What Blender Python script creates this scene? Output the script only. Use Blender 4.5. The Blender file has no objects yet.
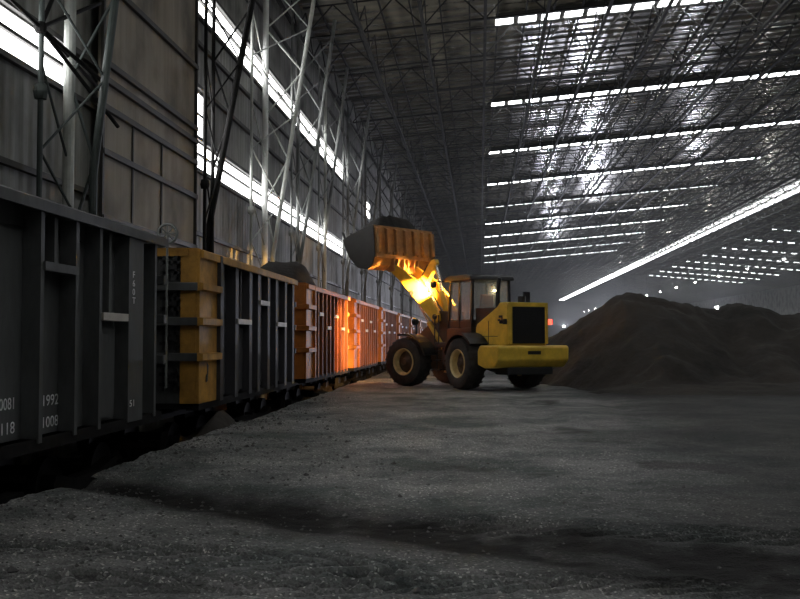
import bpy, bmesh, math, random
from mathutils import Vector, Matrix, noise
R = math.radians
random.seed(7)
C = bpy.context.scene.collection
sc = bpy.context.scene

# ------------------------------------------------------------------ camera
cam_d = bpy.data.cameras.new('camera')
cam_d.sensor_width = 36.0
cam_d.lens = 45.0
cam_d.clip_end = 2000
cam = bpy.data.objects.new('camera', cam_d)
C.objects.link(cam)
cam.location = (0, 0, 1.55)
cam.rotation_euler = (R(90) + math.atan(0.0395), 0, R(4.57))
sc.camera = cam

# ------------------------------------------------------------------ world, exposure
w = bpy.data.worlds.new('world')
w.use_nodes = True
w.node_tree.nodes['Background'].inputs[0].default_value = (0.75, 0.85, 1.0, 1)
w.node_tree.nodes['Background'].inputs[1].default_value = 0.01
sc.world = w
sc.view_settings.view_transform = 'Standard'
sc.view_settings.look = 'None'
sc.view_settings.gamma = 1
sc.view_settings.use_curve_mapping = False
sc.view_settings.exposure = 0.38
SKY = 8.0        # brightness of daylight in the translucent sheets
LAMP = 900.0      # high bay lamps
FLOOD = 15000.0   # floodlights on poles behind the heap
WORK = 2600.0     # the loader's own work lights and one added beam
HAZE = 0.0009


# ------------------------------------------------------------------ materials
def new_mat(name):
    m = bpy.data.materials.new(name)
    m.use_nodes = True
    nt = m.node_tree
    return m, nt, nt.nodes['Principled BSDF']


def mat(name, col, rough=0.6, metal=0.0, var=0.25, scale=3.0, bump=0.0, bscale=40.0, dirt=None, dirt_amt=0.5,
        stretch=(1, 1, 1), spec=0.5):
    m, nt, b = new_mat(name)
    N, L = nt.nodes, nt.links
    tc = N.new('ShaderNodeTexCoord')
    mp = N.new('ShaderNodeMapping')
    mp.inputs['Scale'].default_value = stretch
    L.new(tc.outputs['Object'], mp.inputs[0])
    nz = N.new('ShaderNodeTexNoise')
    nz.inputs['Scale'].default_value = scale
    nz.inputs['Detail'].default_value = 6
    nz.inputs['Roughness'].default_value = 0.65
    L.new(mp.outputs[0], nz.inputs['Vector'])
    cr = N.new('ShaderNodeValToRGB')
    e = cr.color_ramp.elements
    e[0].position = 0.32
    e[1].position = 0.7
    e[0].color = tuple(c * (1 - var) for c in col) + (1,)
    e[1].color = tuple(min(1, c * (1 + var)) for c in col) + (1,)
    L.new(nz.outputs['Fac'], cr.inputs[0])
    out = cr.outputs[0]
    if dirt:
        n2 = N.new('ShaderNodeTexNoise')
        n2.inputs['Scale'].default_value = scale * 0.6
        n2.inputs['Detail'].default_value = 8
        n2.inputs['Roughness'].default_value = 0.75
        L.new(mp.outputs[0], n2.inputs['Vector'])
        c2 = N.new('ShaderNodeValToRGB')
        c2.color_ramp.elements[0].position = 0.5 - 0.12
        c2.color_ramp.elements[1].position = 0.5 + 0.15
        c2.color_ramp.elements[1].color = (dirt_amt,) * 3 + (1,)
        L.new(n2.outputs['Fac'], c2.inputs[0])
        mx = N.new('ShaderNodeMixRGB')
        mx.inputs[2].default_value = tuple(dirt) + (1,)
        L.new(c2.outputs[0], mx.inputs[0])
        L.new(out, mx.inputs[1])
        out = mx.outputs[0]
    L.new(out, b.inputs['Base Color'])
    b.inputs['Roughness'].default_value = rough
    b.inputs['Metallic'].default_value = metal
    b.inputs['Specular IOR Level'].default_value = spec
    if bump:
        n3 = N.new('ShaderNodeTexNoise')
        n3.inputs['Scale'].default_value = bscale
        n3.inputs['Detail'].default_value = 5
        L.new(tc.outputs['Object'], n3.inputs['Vector'])
        bp = N.new('ShaderNodeBump')
        bp.inputs['Strength'].default_value = bump
        bp.inputs['Distance'].default_value = 0.03
        L.new(n3.outputs['Fac'], bp.inputs['Height'])
        L.new(bp.outputs[0], b.inputs['Normal'])
    return m


def corrugated(name, col, axis, pitch, rough, metal, streak=(6, 6, 0.3), var=0.35, dist=0.05, strength=1.0,
               dirt=(0.05, 0.045, 0.04), wobble=0.0):
    """ribbed sheet: the ribs repeat along the given axis"""
    m, nt, b = new_mat(name)
    N, L = nt.nodes, nt.links
    tc = N.new('ShaderNodeTexCoord')
    sep = N.new('ShaderNodeSeparateXYZ')
    L.new(tc.outputs['Object'], sep.inputs[0])
    mul = N.new('ShaderNodeMath')
    mul.operation = 'MULTIPLY'
    mul.inputs[1].default_value = 2 * math.pi / pitch
    L.new(sep.outputs[axis], mul.inputs[0])
    sn = N.new('ShaderNodeMath')
    sn.operation = 'SINE'
    L.new(mul.outputs[0], sn.inputs[0])
    h = sn.outputs[0]
    if wobble:
        nw = N.new('ShaderNodeTexNoise')
        nw.inputs['Scale'].default_value = 0.8
        nw.inputs['Detail'].default_value = 4
        L.new(tc.outputs['Object'], nw.inputs['Vector'])
        ad = N.new('ShaderNodeMath')
        ad.operation = 'MULTIPLY_ADD'
        ad.inputs[1].default_value = wobble
        L.new(nw.outputs['Fac'], ad.inputs[0])
        L.new(h, ad.inputs[2])
        h = ad.outputs[0]
    bp = N.new('ShaderNodeBump')
    bp.inputs['Strength'].default_value = strength
    bp.inputs['Distance'].default_value = dist
    L.new(h, bp.inputs['Height'])
    L.new(bp.outputs[0], b.inputs['Normal'])
    mp = N.new('ShaderNodeMapping')
    mp.inputs['Scale'].default_value = streak
    L.new(tc.outputs['Object'], mp.inputs[0])
    nz = N.new('ShaderNodeTexNoise')
    nz.inputs['Scale'].default_value = 1.0
    nz.inputs['Detail'].default_value = 8
    nz.inputs['Roughness'].default_value = 0.7
    L.new(mp.outputs[0], nz.inputs['Vector'])
    cr = N.new('ShaderNodeValToRGB')
    e = cr.color_ramp.elements
    e[0].position = 0.3
    e[1].position = 0.68
    e[0].color = tuple(c * (1 - var) for c in col) + (1,)
    e[1].color = tuple(c * (1 + var) for c in col) + (1,)
    L.new(nz.outputs['Fac'], cr.inputs[0])
    n2 = N.new('ShaderNodeTexNoise')
    n2.inputs['Scale'].default_value = 0.5
    n2.inputs['Detail'].default_value = 6
    L.new(tc.outputs['Object'], n2.inputs['Vector'])
    c2 = N.new('ShaderNodeValToRGB')
    c2.color_ramp.elements[0].position = 0.45
    c2.color_ramp.elements[1].position = 0.75
    L.new(n2.outputs['Fac'], c2.inputs[0])
    mx = N.new('ShaderNodeMixRGB')
    mx.inputs[2].default_value = tuple(dirt) + (1,)
    L.new(c2.outputs[0], mx.inputs[0])
    L.new(cr.outputs[0], mx.inputs[1])
    L.new(mx.outputs[0], b.inputs['Base Color'])
    b.inputs['Roughness'].default_value = rough
    b.inputs['Metallic'].default_value = metal
    return m


def emis(name, col, s, var=0.0, scale=1.0):
    m, nt, b = new_mat(name)
    N, L = nt.nodes, nt.links
    b.inputs['Base Color'].default_value = (0.3, 0.3, 0.3, 1)
    b.inputs['Emission Color'].default_value = tuple(col) + (1,)
    b.inputs['Emission Strength'].default_value = s
    if var:
        tc = N.new('ShaderNodeTexCoord')
        nz = N.new('ShaderNodeTexNoise')
        nz.inputs['Scale'].default_value = scale
        L.new(tc.outputs['Object'], nz.inputs['Vector'])
        mr = N.new('ShaderNodeMapRange')
        mr.inputs[1].default_value = 0.3
        mr.inputs[2].default_value = 0.7
        mr.inputs[3].default_value = s * (1 - var)
        mr.inputs[4].default_value = s * (1 + var)
        L.new(nz.outputs['Fac'], mr.inputs[0])
        L.new(mr.outputs[0], b.inputs['Emission Strength'])
    return m


def ground_mat():
    m, nt, b = new_mat('coal_dust_ground')
    N, L = nt.nodes, nt.links
    tc = N.new('ShaderNodeTexCoord')
    n1 = N.new('ShaderNodeTexNoise')
    n1.inputs['Scale'].default_value = 0.45
    n1.inputs['Detail'].default_value = 9
    n1.inputs['Roughness'].default_value = 0.72
    L.new(tc.outputs['Object'], n1.inputs['Vector'])
    cr = N.new('ShaderNodeValToRGB')
    e = cr.color_ramp.elements
    e[0].position = 0.4
    e[0].color = (0.09, 0.108, 0.104, 1)
    e[1].position = 0.62
    e[1].color = (0.36, 0.355, 0.345, 1)
    L.new(n1.outputs['Fac'], cr.inputs[0])
    # grains of crushed coal, some of them pale stone
    v = N.new('ShaderNodeTexVoronoi')
    v.inputs['Scale'].default_value = 60
    L.new(tc.outputs['Object'], v.inputs['Vector'])
    sp = N.new('ShaderNodeSeparateColor')
    L.new(v.outputs['Color'], sp.inputs[0])
    c2 = N.new('ShaderNodeValToRGB')
    c2.color_ramp.elements[0].position = 0.0
    c2.color_ramp.elements[0].color = (0.55, 0.55, 0.55, 1)
    c2.color_ramp.elements[1].position = 0.93
    c2.color_ramp.elements[1].color = (1.15, 1.15, 1.15, 1)
    x = c2.color_ramp.elements.new(0.97)
    x.color = (3.0, 2.9, 2.8, 1)
    L.new(sp.outputs[0], c2.inputs[0])
    mu = N.new('ShaderNodeMixRGB')
    mu.blend_type = 'MULTIPLY'
    mu.inputs[0].default_value = 1
    L.new(cr.outputs[0], mu.inputs[1])
    L.new(c2.outputs[0], mu.inputs[2])
    # near-black where the vertex attribute puts coal and painted shade
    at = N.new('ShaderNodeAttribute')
    at.attribute_name = 'coal_shade_mask'
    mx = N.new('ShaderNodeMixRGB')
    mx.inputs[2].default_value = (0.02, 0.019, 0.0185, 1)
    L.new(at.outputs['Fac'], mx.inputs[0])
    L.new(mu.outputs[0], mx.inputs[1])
    L.new(mx.outputs[0], b.inputs['Base Color'])
    b.inputs['Roughness'].default_value = 0.62
    mr = N.new('ShaderNodeMapRange')
    mr.inputs[3].default_value = .35
    mr.inputs[4].default_value = .06
    L.new(at.outputs['Fac'], mr.inputs[0])
    L.new(mr.outputs[0], b.inputs['Specular IOR Level'])
    n3 = N.new('ShaderNodeTexNoise')
    n3.inputs['Scale'].default_value = 9
    n3.inputs['Detail'].default_value = 9
    n3.inputs['Roughness'].default_value = 0.75
    L.new(tc.outputs['Object'], n3.inputs['Vector'])
    b1 = N.new('ShaderNodeBump')
    b1.inputs['Strength'].default_value = 0.9
    b1.inputs['Distance'].default_value = 0.05
    L.new(n3.outputs['Fac'], b1.inputs['Height'])
    b2 = N.new('ShaderNodeBump')
    b2.inputs['Strength'].default_value = 0.7
    b2.inputs['Distance'].default_value = 0.02
    L.new(v.outputs['Distance'], b2.inputs['Height'])
    L.new(b1.outputs[0], b2.inputs['Normal'])
    L.new(b2.outputs[0], b.inputs['Normal'])
    return m


def glass_mat():
    m, nt, b = new_mat('dusty_cab_glass')
    b.inputs['Base Color'].default_value = (0.75, 0.78, 0.76, 1)
    b.inputs['Roughness'].default_value = 0.12
    b.inputs['Alpha'].default_value = 0.25
    return m


M_ = {}
M_['ground'] = ground_mat()
M_['coal'] = mat('coal', (0.02, 0.019, 0.019), 0.8, spec=.2, var=0.4, scale=1.2, bump=1.0, bscale=9, dirt=(0.05, 0.042, 0.036), dirt_amt=0.6)
M_['heap'] = mat('coal_heap', (0.03, 0.028, 0.026), 0.85, spec=.15, var=0.45, scale=0.5, bump=1.0, bscale=5, dirt=(0.055, 0.046, 0.038), dirt_amt=0.7)
M_['lump'] = mat('coal_lump', (0.09, 0.088, 0.085), 0.45, var=0.5, scale=4)
M_['wagon'] = mat('wagon_grey_paint', (0.1, 0.104, 0.104), 0.65, spec=.25, var=0.25, scale=2, dirt=(0.035, 0.032, 0.03), dirt_amt=0.5, stretch=(1, 1, 0.35))
M_['wagon_dark'] = mat('wagon_black_paint', (0.05, 0.05, 0.055), 0.65, spec=.2, var=0.3, scale=2, dirt=(0.07, 0.062, 0.065), dirt_amt=0.6, stretch=(1, 1, 0.3))
M_['wagon_brown'] = mat('wagon_brown_lit_paint', (0.24, 0.075, 0.025), 0.7, spec=.2, var=0.3, scale=2, dirt=(0.1, 0.04, 0.02), dirt_amt=0.6, stretch=(1, 1, 0.3))  # brown paint, with the loader's warm light strengthened in the colour
M_['ochre'] = mat('ochre_paint', (0.6, 0.31, 0.06), 0.65, spec=.15, var=0.2, scale=2.5, dirt=(0.13, 0.08, 0.04), dirt_amt=0.6)
M_['orange'] = mat('orange_lit_paint', (0.6, 0.19, 0.03), 0.6, spec=.3, var=0.2, scale=2.5, dirt=(0.2, 0.08, 0.03), dirt_amt=0.5)  # orange paint made more saturated for the lamp light on it
M_['underframe'] = mat('underframe_steel', (0.014, 0.013, 0.013), 0.85, spec=.1, var=0.3)
M_['pale'] = mat('pale_bar', (0.5, 0.46, 0.4), 0.6, var=0.15)
M_['white_letter'] = mat('white_lettering', (0.8, 0.8, 0.8), 0.7, var=0.25, scale=12)
M_['rail'] = mat('rail_steel', (0.016, 0.014, 0.013), 0.8, spec=.1)
M_['wall'] = corrugated('wall_sheet', (0.27, 0.27, 0.245), 'Y', 0.42, 0.7, 0.0, streak=(1, 2.2, 0.12), var=0.5, dist=.009)
M_['panel_low'] = corrugated('cladding_sheet', (0.34, 0.3, 0.24), 'Y', 0.9, 0.8, 0.0, streak=(1, 2.5, 0.15), var=0.2, dist=0.006)
M_['ceil'] = corrugated('roof_sheet', (0.38, 0.35, 0.27), 'Y', 1.1, 0.2, 0.3, streak=(0.25, 0.6, 1), var=0.35, dist=0.032, wobble=0.05, dirt=(.1, .09, .07))
M_['steel_dark'] = mat('dark_roof_steel', (0.016, 0.0155, 0.015), 0.8, spec=.2, var=0.3)
M_['steel_roof'] = mat('roof_steel', (0.022, 0.021, 0.019), 0.8, spec=.2, var=0.3)
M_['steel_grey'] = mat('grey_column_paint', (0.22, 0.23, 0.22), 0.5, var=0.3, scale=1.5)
M_['steel_sunlit'] = mat('sunlit_column_steel', (0.9, 0.92, 0.87), 0.5, var=0.15, scale=1.5)  # sunlight on this column put into a near-white colour
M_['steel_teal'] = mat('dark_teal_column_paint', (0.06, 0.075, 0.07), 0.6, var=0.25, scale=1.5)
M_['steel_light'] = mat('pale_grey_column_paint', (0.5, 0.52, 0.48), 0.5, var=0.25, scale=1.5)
M_['girt'] = mat('girt_steel', (0.045, 0.042, 0.037), 0.6, var=0.3)
M_['sky_wall'] = emis('daylit_sheet', (1.0, 1.0, 1.0), 6.0, 0.15, 0.6)
M_['sky_roof'] = emis('daylit_roof_sheet', (0.95, 0.98, 1.0), SKY, 0.15, 0.4)
M_['yellow'] = mat('loader_yellow', (0.8, 0.53, 0.06), 0.42, var=0.15, scale=2, dirt=(0.25, 0.15, 0.04), dirt_amt=0.45)
M_['loader_black'] = mat('loader_black', (0.018, 0.018, 0.019), 0.5, var=0.2)
M_['grille'] = mat('radiator_black', (0.012, 0.012, 0.013), 0.7, var=0.2)
M_['tyre'] = mat('tyre_rubber', (0.035, 0.03, 0.027), 0.85, var=0.4, scale=5, bump=0.4)
M_['rim'] = mat('rim_cream', (0.85, 0.66, 0.3), 0.55, var=0.2, dirt=(0.2, 0.13, 0.07), dirt_amt=0.5)
M_['hub'] = mat('hub_brown', (0.09, 0.05, 0.03), 0.6)
M_['bucket'] = mat('bucket_paint', (0.5, 0.27, 0.1), 0.7, var=0.3, scale=3, dirt=(0.24, 0.13, 0.06), dirt_amt=0.8)
M_['bucket_side'] = mat('dark_bucket_steel', (0.025, 0.023, 0.021), 0.6, var=0.3, scale=3)  # end plates and teeth darker than the bucket shell
M_['chrome'] = mat('cylinder_rod', (0.75, 0.74, 0.7), 0.25, metal=0.9, var=0.05)
M_['seat'] = mat('seat_fabric', (0.25, 0.07, 0.04), 0.8)
M_['glass'] = glass_mat()
M_['lamp_glow'] = emis('lamp_glow', (1.0, 0.97, 0.92), 40)
M_['work_glow'] = emis('work_lamp_glow', (1.0, 0.85, 0.5), 12)
M_['tail_glow'] = emis('tail_lamp_glow', (1.0, 0.06, 0.03), 3)


# ------------------------------------------------------------------ mesh builder
class MB:
    def __init__(s):
        s.v = []
        s.f = []

    def add(s, vs, fs):
        o = len(s.v)
        s.v += [Vector(p) for p in vs]
        s.f += [[i + o for i in f] for f in fs]
        return s

    def box(s, x0, x1, y0, y1, z0, z1):
        vs = [(x, y, z) for z in (z0, z1) for y in (y0, y1) for x in (x0, x1)]
        return s.add(vs, [(0, 2, 3, 1), (4, 5, 7, 6), (0, 1, 5, 4), (2, 6, 7, 3), (0, 4, 6, 2), (1, 3, 7, 5)])

    def prism(s, pts, a, b, axis='y'):
        """pts: 2D outline; axis y: (x,z) outline run from y=a to y=b; axis x: (y,z); axis z: (x,y)"""
        n = len(pts)

        def P(p, t):
            return {'y': (p[0], t, p[1]), 'x': (t, p[0], p[1]), 'z': (p[0], p[1], t)}[axis]
        vs = [P(p, a) for p in pts] + [P(p, b) for p in pts]
        fs = [list(range(n)), list(range(2 * n - 1, n - 1, -1))]
        fs += [(i, i + n, (i + 1) % n + n, (i + 1) % n) for i in range(n)]
        return s.add(vs, fs)

    def bar(s, p, q, wd, ht=None, n=4, caps=True):
        p, q = Vector(p), Vector(q)
        ht = ht or wd
        d = (q - p).normalized()
        up = Vector((0, 0, 1)) if abs(d.z) < 0.95 else Vector((0, 1, 0))
        a = d.cross(up).normalized()
        b = a.cross(d).normalized()
        vs = []
        for e in (p, q):
            for k in range(n):
                t = 2 * math.pi * (k + 0.5) / n
                kx = math.cos(t) * (0.7071 if n == 4 else 0.5)
                ky = math.sin(t) * (0.7071 if n == 4 else 0.5)
                vs.append(e + a * kx * wd + b * ky * ht)
        fs = [(k, (k + 1) % n, (k + 1) % n + n, k + n) for k in range(n)]
        if caps:
            fs += [list(range(n - 1, -1, -1)), list(range(n, 2 * n))]
        return s.add(vs, fs)

    def tube(s, p, q, r, n=10):
        return s.bar(p, q, 2 * r, 2 * r, n)

    def path(s, pts, r, n=8):
        for a, b in zip(pts[:-1], pts[1:]):
            s.tube(a, b, r, n)
        return s

    def lathe(s, prof, c, axis='y', n=32):
        """prof: list of (radius, along-axis)"""
        m = len(prof)
        vs = []
        for k in range(n):
            t = 2 * math.pi * k / n
            for r, h in prof:
                a, b = r * math.cos(t), r * math.sin(t)
                vs.append({'y': (c[0] + a, c[1] + h, c[2] + b), 'z': (c[0] + a, c[1] + b, c[2] + h),
                           'x': (c[0] + h, c[1] + a, c[2] + b)}[axis])
        fs = []
        for k in range(n):
            for j in range(m - 1):
                k2 = (k + 1) % n
                fs.append((k * m + j, k * m + j + 1, k2 * m + j + 1, k2 * m + j))
        return s.add(vs, fs)

    def build(s, name, material, parent=None, loc=(0, 0, 0), mtx=None, smooth=None, bevel=0, fix=True):
        me = bpy.data.meshes.new(name)
        vs = [mtx @ v for v in s.v] if mtx is not None else s.v
        me.from_pydata([tuple(v) for v in vs], [], s.f)
        if fix:
            bm = bmesh.new()
            bm.from_mesh(me)
            bmesh.ops.recalc_face_normals(bm, faces=bm.faces)
            bm.to_mesh(me)
            bm.free()
        me.materials.append(material)
        if smooth:
            me.polygons.foreach_set('use_smooth', [True] * len(me.polygons))
            me.set_sharp_from_angle(angle=R(smooth))
        me.update()
        o = bpy.data.objects.new(name, me)
        C.objects.link(o)
        o.location = loc
        if parent is not None:
            o.parent = parent
        if bevel:
            bv = o.modifiers.new('bevel', 'BEVEL')
            bv.width = bevel
            bv.segments = 2
            bv.limit_method = 'ANGLE'
        return o


def tag(o, label=None, cat=None, group=None, kind=None):
    for k, v in (('label', label), ('category', cat), ('group', group), ('kind', kind)):
        if v:
            o[k] = v
    return o


def thing(name, label, cat, loc=(0, 0, 0), rz=0.0, group=None):
    o = bpy.data.objects.new(name, None)
    C.objects.link(o)
    o.location = loc
    o.rotation_euler = (0, 0, rz)
    o.empty_display_size = 0.3
    return tag(o, label, cat, group)


def copy_tree(o, parent=None):
    c = o.copy()
    C.objects.link(c)
    c.parent = parent
    for ch in list(o.children):
        copy_tree(ch, c)
    return c


def fbm(x, y, z=0.0, o=4):
    return noise.fractal(Vector((x, y, z)), 1.0, 2.0, o)


def smooth01(t):
    t = max(0.0, min(1.0, t))
    return t * t * (3 - 2 * t)


# ------------------------------------------------------------------ the hall
XW, XR, XE = -9.0, 44.6, 98.0      # left wall, ridge, right wall
Y0, Y1 = -16.0, 560.0
ZE = lambda x: (19.05 + 0.088 * x) if x <= XR else (19.05 + 0.088 * XR - 0.088 * (x - XR))

# ceiling: two slopes
m = MB()
m.add([(XW, Y0, ZE(XW)), (XR, Y0, ZE(XR)), (XR, Y1, ZE(XR)), (XW, Y1, ZE(XW)),
       (XE, Y0, ZE(XE)), (XE, Y1, ZE(XE))], [(0, 3, 2, 1), (1, 2, 5, 4)])
ceil = m.build('ceiling', M_['ceil'], fix=False)
tag(ceil, 'dark ribbed metal roof sheeting sloping up to the ridge', kind='structure')
sd = ceil.modifiers.new('solid', 'SOLIDIFY')
sd.thickness = 0.12
sd.offset = -1
m = MB()
x = XW + 1.0
while x < XE:
    z = ZE(x) - 0.22
    m.bar((x, 40, z), (x, 330, z), 0.08, 0.14, caps=False)
    x += 1.5
tag(m.build('purlin', M_['steel_dark'], ceil, fix=False), kind='structure')

wn = 0


def window(mb, material, label, frame=None):
    global wn
    wn += 1
    o = mb.build('window_%d' % wn, material)
    tag(o, label, kind='structure')
    if frame is not None:
        frame.build('window_frame', M_['girt'], o)
    return o


# roof lights, one strip every 19.25 m on each slope
k = -3
while k < 15:
    yy = 54.2 + 19.25 * k
    for (xa, xb, side) in ((0.9, 31.0, 'left'), (54.0, 84.0, 'right')):
        if (side == 'right' and k < 3) or (side == 'left' and k > 9):
            continue
        n = 24 if side == 'left' else 14
        gap = .3 if side == 'left' else 1.0
        m = MB()
        for i in range(n):
            a = xa + (xb - xa) * i / n
            b = a + (xb - xa) / n - gap
            m.add([(a, yy - 0.55, ZE(a) - .3), (b, yy - 0.55, ZE(b) - .3), (b, yy + 0.55, ZE(b) - .3), (a, yy + 0.55, ZE(a) - .3),
                   (a, yy - 0.55, ZE(a) - .27), (b, yy - 0.55, ZE(b) - .27), (b, yy + 0.55, ZE(b) - .27), (a, yy + 0.55, ZE(a) - .27)],
                  [(0, 1, 2, 3), (4, 7, 6, 5), (0, 4, 5, 1), (1, 5, 6, 2), (2, 6, 7, 3), (3, 7, 4, 0)])
        fr = MB()  # edge frame, plus an opaque box added above to block upward glow
        fr.add([(xa, yy - .6, ZE(xa) - .26), (xb, yy - .6, ZE(xb) - .26), (xb, yy + .6, ZE(xb) - .26), (xa, yy + .6, ZE(xa) - .26),
                (xa, yy - .6, ZE(xa) - .02), (xb, yy - .6, ZE(xb) - .02), (xb, yy + .6, ZE(xb) - .02), (xa, yy + .6, ZE(xa) - .02)],
               [(0, 1, 2, 3), (4, 7, 6, 5), (0, 4, 5, 1), (1, 5, 6, 2), (2, 6, 7, 3), (3, 7, 4, 0)])
        for s in (-1, 1):
            fr.bar((xa, yy + s * 0.62, ZE(xa) - .28), (xb, yy + s * 0.62, ZE(xb) - .28), 0.12, 0.1)
        window(m, M_['sky_roof'], 'narrow daylit roof light running across the %s roof slope' % side, fr)
    k += 1
# ridge light
m = MB()
y = 60.0
while y < 552:
    for s in (-1, 1):
        xa, xb = XR + s * 0.15, XR + s * 1.4
        za, zb = ZE(xa) - .06, ZE(xb) - .06
        m.add([(xa, y, za), (xb, y, zb), (xb, y + 3.9, zb), (xa, y + 3.9, za),
               (xa, y, za + .04), (xb, y, zb + .04), (xb, y + 3.9, zb + .04), (xa, y + 3.9, za + .04)],
              [(0, 1, 2, 3), (4, 7, 6, 5), (0, 4, 5, 1), (1, 5, 6, 2), (2, 6, 7, 3), (3, 7, 4, 0)])
    y += 4.8
window(m, M_['sky_roof'], 'long daylit ridge light running the length of the hall')

# left wall
z1, z2, z3, z4 = 7.0, 7.85, 11.95, 12.95    # the two bands of daylit sheet
m = MB()
for (a, b) in ((-1.6, z1), (z2, z3), (z4, ZE(XW) + .1)):
    m.box(XW - 0.12, XW, Y0, 66, a, b)
m.box(XW - 0.12, XW, 66, Y1, -1.6, ZE(XW) + .1)
m.box(XW - 0.12, XW, 21.0, 29.8, z1, z2)
m.box(XW - 0.12, XW, 21.0, 29.8, z3, z4)
wl = m.build('wall_left', M_['wall'])
tag(wl, 'grey ribbed sheet wall behind the wagons', kind='structure')
m = MB()
for z in (2.6, 4.9, 6.92, 7.95, 9.6, 11.0, 11.87, 13.03, 15.2):
    m.box(XW + 0.0, XW + 0.12, Y0, 330, z - .06, z + .06)
tag(m.build('girt', M_['girt'], wl), kind='structure')
for (a, b, nm) in ((z1, z2, 'lower'), (z3, z4, 'upper')):
    for (ya, yb, wh) in ((-16, 21.0, 'nearest the camera'), (29.8, 66, 'beyond the brown cladding panel')):
        m = MB()
        m.box(XW - 0.10, XW - 0.04, ya, yb, a, b)
        fr = MB()
        mid = a + (b - a) * 0.55
        fr.box(XW - .04, XW + .05, ya, yb, mid - .04, mid + .04)
        window(m, M_['sky_wall'], '%s band of bright daylit sheet in the left wall %s' % (nm, wh), fr)

m = MB()
m.box(XW, XW + .02, 29.97, 31.7, 8.05, 9.4)
fr = MB()
fr.box(XW + .02, XW + .06, 29.97, 31.7, 8.7, 8.78)
window(m, M_['sky_wall'], 'small daylit sheet between the two bands beside the cladding panel', fr)
for (ya, yb, za, zb_, lb) in ((79, 81.2, 11.4, 12.5, 'small bright gap of daylight high in the wall past the end of the bands'),
                              (48.4, 49.6, 14.2, 15.1, 'small bright gap of daylight above the upper band')):
    m = MB()
    m.box(XW, XW + .02, ya, yb, za, zb_)
    window(m, M_['sky_wall'], lb)
# cladding sheets in front of the wall between the first two columns
pn = MB()
pn.box(-8.80, -8.72, 22.3, 29.96, 3.2, 15.0)
p = pn.build('cladding_panel', M_['panel_low'])
tag(p, 'large brown-grey cladding panel hung on the left wall above the first wagon', 'panel')
pg = MB()
for z in (4.35, 5.9, 6.95, 7.6, 8.0, 9.9, 12.2):
    pg.box(-8.72, -8.62, 22.3, 29.96, z - .07, z + .07)
pg.build('rail', M_['girt'], p)
pg = MB()
for y in (24.4, 26.7):
    pg.box(-8.72, -8.68, y - .04, y + .04, 4.4, 6.9)
for y in (22.3, 29.9):
    pg.box(-8.72, -8.64, y - .05, y + .05, 3.2, 15)
pg.build('seam', M_['girt'], p)
m = MB()
m.tube((-8.5, 20.5, 3.95), (-8.5, 30.2, 3.85), 0.03, 8)
m.tube((-8.5, 20.5, 4.15), (-8.5, 30.2, 4.05), 0.03, 8)
for y in (20.6, 22.5, 24.4, 26.3, 28.2, 30.1):
    m.box(-8.8, -8.45, y - .03, y + .03, 3.7, 4.2)
tag(m.build('cable_tray', M_['steel_grey']), 'thin pipes and brackets along the foot of the brown cladding panel', 'pipe')

# far and right walls
m = MB()
m.add([(XW, Y1, -1.6), (XE, Y1, -1.6), (XE, Y1, ZE(XE)), (XR, Y1, ZE(XR)), (XW, Y1, ZE(XW)),
       (XW, Y1 + .2, -1.6), (XE, Y1 + .2, -1.6), (XE, Y1 + .2, ZE(XE)), (XR, Y1 + .2, ZE(XR)), (XW, Y1 + .2, ZE(XW))],
      [(0, 1, 2, 3, 4), (9, 8, 7, 6, 5), (0, 5, 6, 1), (1, 6, 7, 2), (2, 7, 8, 3), (3, 8, 9, 4), (4, 9, 5, 0)])
tag(m.build('wall_back', M_['girt']), 'far end wall lost in the haze', kind='structure')
m = MB()
m.box(XE, XE + .2, Y0, Y1, -1.6, ZE(XE))
tag(m.build('wall_right', M_['wall']), 'distant right wall of the hall', kind='structure')
m = MB()
m.box(XW, XE, Y0 - .2, Y0, -1.6, 24)
tag(m.build('wall_front', M_['wall']), 'end wall behind the camera', kind='structure')

# ------------------------------------------------------------------ ground
EDGE = -4.45


def edge_x(y):
    e = EDGE + 0.12 * fbm(y * 0.35, 3.3) + 0.05 * fbm(y * 1.7, 9.1)
    if y < 11.2:
        e += 0.25 * math.exp(-((y - 10.4) / 0.8) ** 2)
    return e


SHADOW_BAND = [(-4.6, 10.9), (-3.2, 9.9), (-1.6, 8.9), (0.4, 7.9), (2.2, 6.9), (5.0, 6.0)]  # shadow band across the ground, painted dark and sunk slightly


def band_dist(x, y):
    for (a, b) in zip(SHADOW_BAND[:-1], SHADOW_BAND[1:]):
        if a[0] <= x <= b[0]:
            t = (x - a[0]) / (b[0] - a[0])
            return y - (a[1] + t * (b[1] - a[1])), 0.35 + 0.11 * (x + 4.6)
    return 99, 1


TRACKS = ((-2.7, 7.25, -9, 0.75), (-.6, 6.5, 6, 0.7), (-2.9, 6.35, -3, .6), (1.6, 8.4, -14, .7))


def tread(x, y):
    """tyre prints: how deep (0..1) the ground is pressed by a tread bar here"""
    best = 0
    for (cx, cy, ang, wd) in TRACKS:
        a = R(ang)
        u = (x - cx) * math.cos(a) + (y - cy) * math.sin(a)
        v = -(x - cx) * math.sin(a) + (y - cy) * math.cos(a)
        if abs(u) < 2.6 and abs(v) < wd * .5:
            env = smooth01((2.6 - abs(u)) / .6) * smooth01((wd * .5 - abs(v)) / .1)
            ph = (u + abs(v) * 1.9 + 0.09 * fbm(x * 2, y * 2, 5)) / 0.34
            q = abs((ph % 1.0) - 0.5) * 2
            best = max(best, env * smooth01((.62 - q) / .25) * min(1, max(0, .75 + .6 * fbm(x * .9, y * .9, 12))))
    return best


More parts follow.
